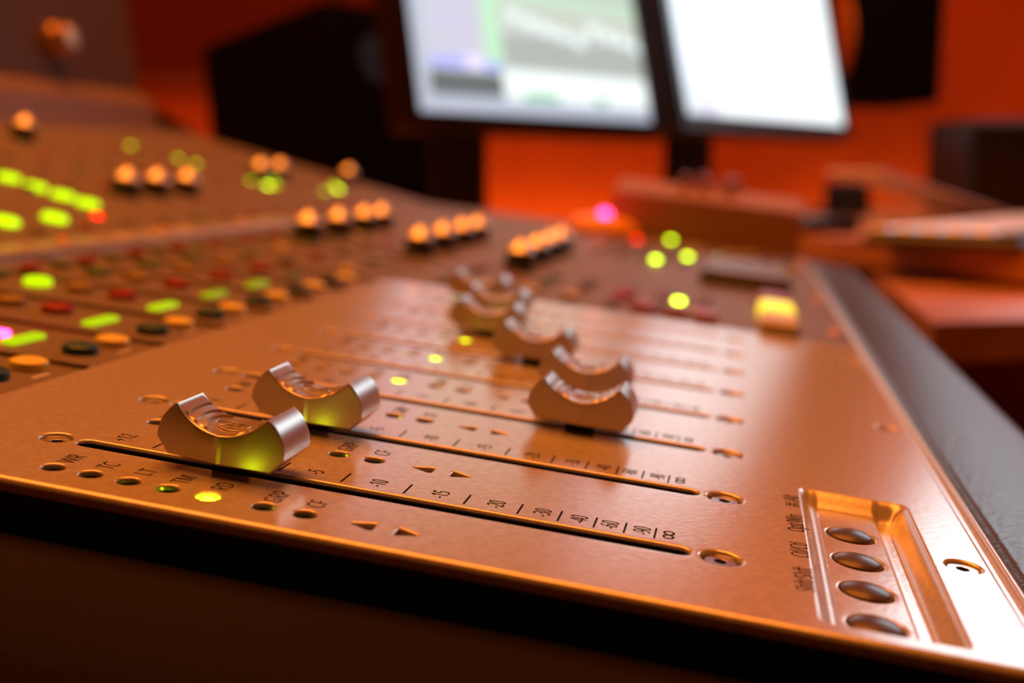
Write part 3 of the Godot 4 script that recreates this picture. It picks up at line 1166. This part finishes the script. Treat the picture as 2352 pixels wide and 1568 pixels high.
func rear_panel(c: Node3D) -> void:
	var a := atan(RISE)
	var turn := Basis(Vector3(0, 0, 1), -a)
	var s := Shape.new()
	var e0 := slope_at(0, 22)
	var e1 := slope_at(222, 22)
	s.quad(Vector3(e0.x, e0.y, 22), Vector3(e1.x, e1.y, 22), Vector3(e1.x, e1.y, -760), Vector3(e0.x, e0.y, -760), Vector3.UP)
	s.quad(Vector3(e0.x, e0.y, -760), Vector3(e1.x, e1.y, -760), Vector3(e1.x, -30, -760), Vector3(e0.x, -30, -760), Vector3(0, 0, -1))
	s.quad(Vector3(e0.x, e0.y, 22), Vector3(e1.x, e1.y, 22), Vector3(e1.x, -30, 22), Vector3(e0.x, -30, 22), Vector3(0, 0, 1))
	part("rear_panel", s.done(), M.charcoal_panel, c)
	# meter columns and indicator rows
	for q: Array in [[46.0, -316.0, 1], [60.0, -317.0, 1], [75.0, -317.0, 1], [91.0, -319.0, 1], [29.0, -231.0, 1], [29.0, -264.0, 1], [170.0, -565.0, 2], [136.0, -571.0, 2], [122.0, -571.0, 2], [107.0, -572.0, 2], [79.0, -570.0, 2], [66.0, -570.0, 1], [66.0, -584.0, 2], [92.0, -600.0, 2], [78.0, -606.0, 2], [47.0, -631.0, 2], [50.0, -668.0, 1], [56.0, -676.0, 2], [62.0, -690.0, 2]]:
		put_on(c, "lit" if q[0] < 95.0 and q[1] > -330.0 else "led", ("lamp_green_round" if q[1] > -330.0 else "led_green_far") if q[2] == 1 else "led_green_dim", q[0], q[1], turn)
	put_on(c, "led", "led_red_far", 29.0, -297.0, turn)
	for n in 22:
		for k in 5:
			put_on(c, "small", ["grey_key", "green_key", "grey_key", "red_key", "grey_key"][(n + k * 2) % 5], 14.0 + (0 if k == 0 else 30 + k * 30), -n * PITCH - (8 if k % 2 else -4), turn)
	for q: Array in [[59.0, -370.0], [57.0, -398.0], [56.0, -431.0], [83.0, -591.0], [84.0, -628.0], [68.0, -735.0], [178.0, -453.0], [56.0, -232.0], [150.0, -300.0]]:
		knob(c, slope_at(q[0], q[1]), turn)
	# the upright meter bridge behind
	s = Shape.new()
	var prof := [Vector2(-480, 20), Vector2(-482, 36), Vector2(-516, 36), Vector2(-520, 52), Vector2(-526, 58), Vector2(-538, 64), Vector2(-566, 190), Vector2(-640, 190), Vector2(-640, -30), Vector2(-480, -30)]
	along(prof.slice(0, 6), 22, -760, s, 4)
	part("bridge_lip", s.done(35), M.rack_lip, c)
	s = Shape.new()
	along(prof.slice(5), 22, -760, s, 4)
	var end := []
	for p: Vector2 in prof:
		end.append(p)
	var lid := Shape.new()
	lid.slab(end, -760.5, -760)
	lid.slab(end, 22, 22.5)
	s.v.append_array(lid.v)
	part("meter_bridge", s.done(25), M.rack_face, c)
	var k := Shape.new()
	k.lathe([Vector2(13, 0), Vector2(13, 6), Vector2(11, 8), Vector2(10, 16), Vector2(8, 18), Vector2(0, 18.5)], 28)
	var km := k.done(30)
	for q: Array in [[95.0, -640.0], [95.0, -420.0], [95.0, -200.0]]:
		var f: float = (q[0] - 64.0) / 126.0
		part("bridge_knob", km, M.brass, c, Vector3(-538 - 28 * f, q[0], q[1]), Basis(Vector3(0, 0, 1), -PI / 2 + atan(28.0 / 126.0)))


func put_on(c: Node3D, kind: String, m: String, s: float, z: float, turn: Basis) -> void:
	var called: String = {"led": "indicator_light", "lit": "lit_button", "small": "small_button"}[kind]
	part(called, button(kind), M[m], c, slope_at(s, z), turn)


# ---------------------------------------------------------------- master section
func master_section(c: Node3D) -> void:
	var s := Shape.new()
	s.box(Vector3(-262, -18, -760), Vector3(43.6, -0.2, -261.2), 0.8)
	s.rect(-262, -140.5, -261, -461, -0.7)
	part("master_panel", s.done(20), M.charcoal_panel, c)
	for x: float in [-213.0, -155.0, -104.5]:
		for z: float in [-359.0, -402.0, -444.0, -482.0]:
			if x < -200 and z < -450: z = -476.0
			knob(c, Vector3(x, 0, z))
	# keys in rows
	var pal := ["grey_key", "grey_key", "grey_key", "green_key", "amber_key", "grey_key", "red_key"]
	for i in 9:
		for j in 6:
			var x := -120.0 + i * 17.5
			var z := -278.0 - j * 13.0 - (8.0 if j > 2 else 0.0)
			if x > 2.0 or (absf(x + 104) < 14 and z < -335):
				continue
			put(c, "small", pal[rng.randi() % 7], x, z)
	for i in 10:
		for j in 7:
			var x := -85.0 + i * 13.0
			var z := -505.0 - j * 26.0
			if x > -24.0 and z > -520.0:
				continue
			if (x < -70.0 and z < -620.0) or z < -690.0:
				continue
			put(c, "small", pal[rng.randi() % 6], x, z)
	for q: Vector2 in [Vector2(-48.3, -315), Vector2(-37.6, -281), Vector2(-24, -283), Vector2(-12, -278)]:
		put(c, "key", "red_key", q.x, q.y)
	for q: Vector2 in [Vector2(-51.6, -674), Vector2(-48.7, -490), Vector2(-32.6, -541), Vector2(-24.6, -305)]:
		put(c, "led", "led_green_far", q.x, q.y, 2.6)
	put(c, "led", "led_green_dim", -15.0, -562.0, 2.6)
	put(c, "led", "led_red_far", -73.2, -633.0, 2.6)
	put(c, "led", "led_green_dim", -110.0, -262.0, 1.0)
	# the lit keys by the rail
	for q: Array in [["white_key", -281.0], ["lamp_yellow_key", -322.0], ["red_key", -358.0]]:
		part("tall_key", cube(Vector3(-7.5, -2, -15), Vector3(7.5, 5, 15), 1.5), M[q[0]], c, Vector3(16.5, 0, q[1]))
	# the raised touch pad
	part("pad_base", cube(Vector3(-24, -0.5, -46), Vector3(24, 6.5, 46), 3), M.black_plastic, c, Vector3(3, 0, -463))
	part("touch_pad", cube(Vector3(-22, 6.5, -44), Vector3(22, 7.6, 44), 0.5), M.grey_key, c, Vector3(3, 0, -463))
	var scr := Shape.new()
	scr.lathe([Vector2(3.4, 0), Vector2(3.2, 1.0), Vector2(2.1, 1.8), Vector2(0, 2.1)], 20)
	var scr_mesh := scr.done(50)
	for z: float in [-290.0, -405.0, -620.0]:
		part("panel_screw", scr_mesh, M.brass, c, Vector3(39.5, -0.3, z))


# ---------------------------------------------------------------- speakers
func loudspeaker(label: String, t: Transform3D, w: float, h: float, d: float, cone: Material) -> void:
	var o := thing("loudspeaker", label, "loudspeaker", t)
	part("cabinet", cube(Vector3(-w / 2, 0, -d), Vector3(w / 2, h, 0), 5), M.speaker_case, o)
	var q := Shape.new()
	var face := Transform3D(Basis(Vector3.RIGHT, PI / 2), Vector3(0, h * 0.36, 0))
	q.lathe([Vector2(0, 1), Vector2(w * 0.10, 4), Vector2(w * 0.14, 1), Vector2(w * 0.33, 7), Vector2(w * 0.38, 8), Vector2(w * 0.40, 2)], 36, face)
	part("woofer_cone", q.done(40), cone, o)
	q = Shape.new()
	q.lathe([Vector2(w * 0.20, 0), Vector2(w * 0.20, 4), Vector2(w * 0.10, 2), Vector2(0, 6)], 28, Transform3D(Basis(Vector3.RIGHT, PI / 2), Vector3(0, h * 0.76, 0)))
	part("tweeter", q.done(40), M.black_plastic, o)


func speakers() -> void:
	var lean := Basis(Vector3.UP, deg_to_rad(57)) * Basis(Vector3.RIGHT, deg_to_rad(-7))
	loudspeaker("tall black loudspeaker turned sideways beside the monitor with the editing window", Transform3D(lean, Vector3(-0.486, DESK - 0.012, -1.376)), 180, 300, 320, M.speaker_case)
	var pad := Shape.new()
	pad.slab([Vector2(-4, 0), Vector2(-4, 40.5), Vector2(-310, 2.5), Vector2(-310, 0)], -80, 80, Transform3D(Basis(Vector3(0, 0, 1), Vector3(0, 1, 0), Vector3(1, 0, 0)), Vector3.ZERO))
	var wedge := part("foam_wedge", pad.done(), M.speaker_case, self, Vector3(-486, DESK * 1000 - 53.5, -1376), Basis(Vector3.UP, deg_to_rad(57)))
	tag(wedge, "black foam wedge under the tall sideways loudspeaker", "speaker pad")
	loudspeaker("black loudspeaker with an orange cone on a wall bracket behind the blank white monitor", Transform3D(Basis(Vector3.UP, deg_to_rad(-75)), Vector3(0.136, DESK + 0.157, -1.67)), 180, 280, 125, M.cone_orange)
	var st := thing("speaker_bracket", "black wall arm behind the loudspeaker with the orange cone", "bracket", Transform3D(Basis.IDENTITY, Vector3(0.22, DESK + 0.30, -1.9995)))
	part("wall_plate", cube(Vector3(-35, -50, 0), Vector3(35, 50, 8), 2), M.speaker_case, st)
	part("arm", cube(Vector3(-14, -14, 8), Vector3(14, 14, 214), 3), M.speaker_case, st)


# ---------------------------------------------------------------- desks and what stands on them
func prism(poly: Array, y0: float, y1: float) -> ArrayMesh:
	var s := Shape.new()
	s.slab(poly, y0, y1, Transform3D(Basis(Vector3(1, 0, 0), Vector3(0, 0, 1), Vector3(0, 1, 0)), Vector3.ZERO))
	return s.done(20)


func desk_things() -> void:
	var top := DESK * 1000.0
	var d := thing("studio_desk", "long dark wooden desk along the wall behind the console", "desk")
	part("desk_top", cube(Vector3(-1500, top - 85, -1890), Vector3(-20, top - 54, -800), 2), M.desk_wood, d)
	for x: float in [-1480.0, -60.0]:
		part("side_panel", cube(Vector3(x, 0, -1880), Vector3(x + 30, top - 85, -840), 2), M.desk_wood, d)
	# the angled desk with the keyboard
	d = thing("angled_desk", "orange wood desk with an angled edge beside the console's far end", "desk")
	part("desk_top", prism([Vector2(-15, -1010), Vector2(75, -878), Vector2(204, -715), Vector2(560, -265), Vector2(1500, -265), Vector2(1500, -1890), Vector2(-15, -1890)], top - 22, top), M.desk_wood, d)
	part("lower_shelf", prism([Vector2(112, -515), Vector2(166, -539), Vector2(420, -600), Vector2(420, -1400), Vector2(112, -1400)], top - 52, top - 28), M.desk_wood, d)
	for q: Vector2 in [Vector2(1400, -320), Vector2(1400, -1840), Vector2(130, -1300)]:
		part("leg", cube(Vector3(q.x - 25, 0, q.y - 25), Vector3(q.x + 25, top - 22, q.y + 25), 3), M.desk_wood, d)
	# keyboard, its long side along the desk edge
	var kb_turn := Basis(Vector3.UP, deg_to_rad(60))
	var kb := thing("computer_keyboard", "low black computer keyboard with glossy keys near the angled desk edge", "keyboard", Transform3D(kb_turn, Vector3(0.255, DESK + 0.0005, -0.93)))
	part("tray", cube(Vector3(-215, 0, -62), Vector3(215, 9, 62), 3), M.key_black, kb)
	var cap := cube(Vector3(-8, 9, -8), Vector3(8, 14, 8), 1.6)
	for i in 22:
		for j in 6:
			part("key", cap, M.silver if j < 5 else M.key_black, kb, Vector3(-200 + i * 19, 0, -50 + j * 20))
	var sheet := part("sloping_board", cube(Vector3(-190, -4, -32), Vector3(190, 0, 32), 1), M.paper, self, Vector3(212, top + 32, -1230), Basis(Vector3.UP, deg_to_rad(58)) * Basis(Vector3(0, 0, 1), deg_to_rad(-8.5)))
	tag(sheet, "pale narrow board sloping up behind the black keyboard", "board")
	var prop := part("board_rest", cube(Vector3(-14, 0, -26), Vector3(14, 44, 26), 2), M.black_plastic, self, Vector3(132, top + 0.5, -1358), Basis(Vector3.UP, deg_to_rad(58)))
	tag(prop, "small black block holding up the pale sloping board", "rest")
	var dev := part("flat_remote", cube(Vector3(-30, 0, -55), Vector3(30, 14, 55), 4), M.key_black, self, Vector3(60, top + 0.5, -985), Basis(Vector3.UP, 0.5))
	tag(dev, "small flat black handset on the angled desk beside the console", "handset")
	var bx := part("equipment_box", cube(Vector3(-66, 0, -60), Vector3(66, 124, 60), 6), M.black_plastic, self, Vector3(330, top + 0.5, -1480), Basis(Vector3.UP, 0.3))
	tag(bx, "dark box standing on the angled desk below the orange-coned loudspeaker", "box")
	# small unit with three knobs, standing on the console's far end
	var u := thing("controller_unit", "brown wedge-shaped desktop unit with small knobs on the console's far end", "audio unit", BENCH)
	var s := Shape.new()
	s.slab([Vector2(-700, 0.4), Vector2(-700, 33), Vector2(-757, 42), Vector2(-757, 0.4)], -102, 42, Transform3D(Basis(Vector3(0, 0, 1), Vector3(0, 1, 0), Vector3(1, 0, 0)), Vector3.ZERO))
	part("case", s.done(20), M.unit_case, u)
	var k := Shape.new()
	k.lathe([Vector2(4.5, 0), Vector2(4.5, 9), Vector2(3.6, 11), Vector2(0, 11.6)], 18)
	var km := k.done(40)
	for x: float in [-50.0, -34.0, -17.0]:
		part("small_knob", km, M.brass, u, Vector3(x, 39, -735))
	part("small_knob", km, M.brass, u, Vector3(-12, 41, -752))
	part("small_knob", km, M.red_key, u, Vector3(-38, 41, -752))
	# the mouse with its red light
	var m := thing("computer_mouse", "rounded pale orange mouse with a glowing red light on the console's far end", "mouse", BENCH * Transform3D(Basis.IDENTITY, Vector3(-0.103, 0.0004, -0.678)))
	var q := Shape.new()
	q.lathe([Vector2(28, 0), Vector2(29, 3), Vector2(27.5, 7), Vector2(21, 11), Vector2(10, 13.5), Vector2(0, 14)], 32, Transform3D.IDENTITY, 0.95, 0.7)
	part("shell", q.done(45), M.mouse_shell, m)
	var r := Shape.new()
	r.lathe([Vector2(4.2, 0), Vector2(4.2, 2), Vector2(2.6, 3.8), Vector2(0, 4.4)], 16)
	part("red_light", r.done(45), M.led_pink, m, Vector3(0, 13.2, 4))
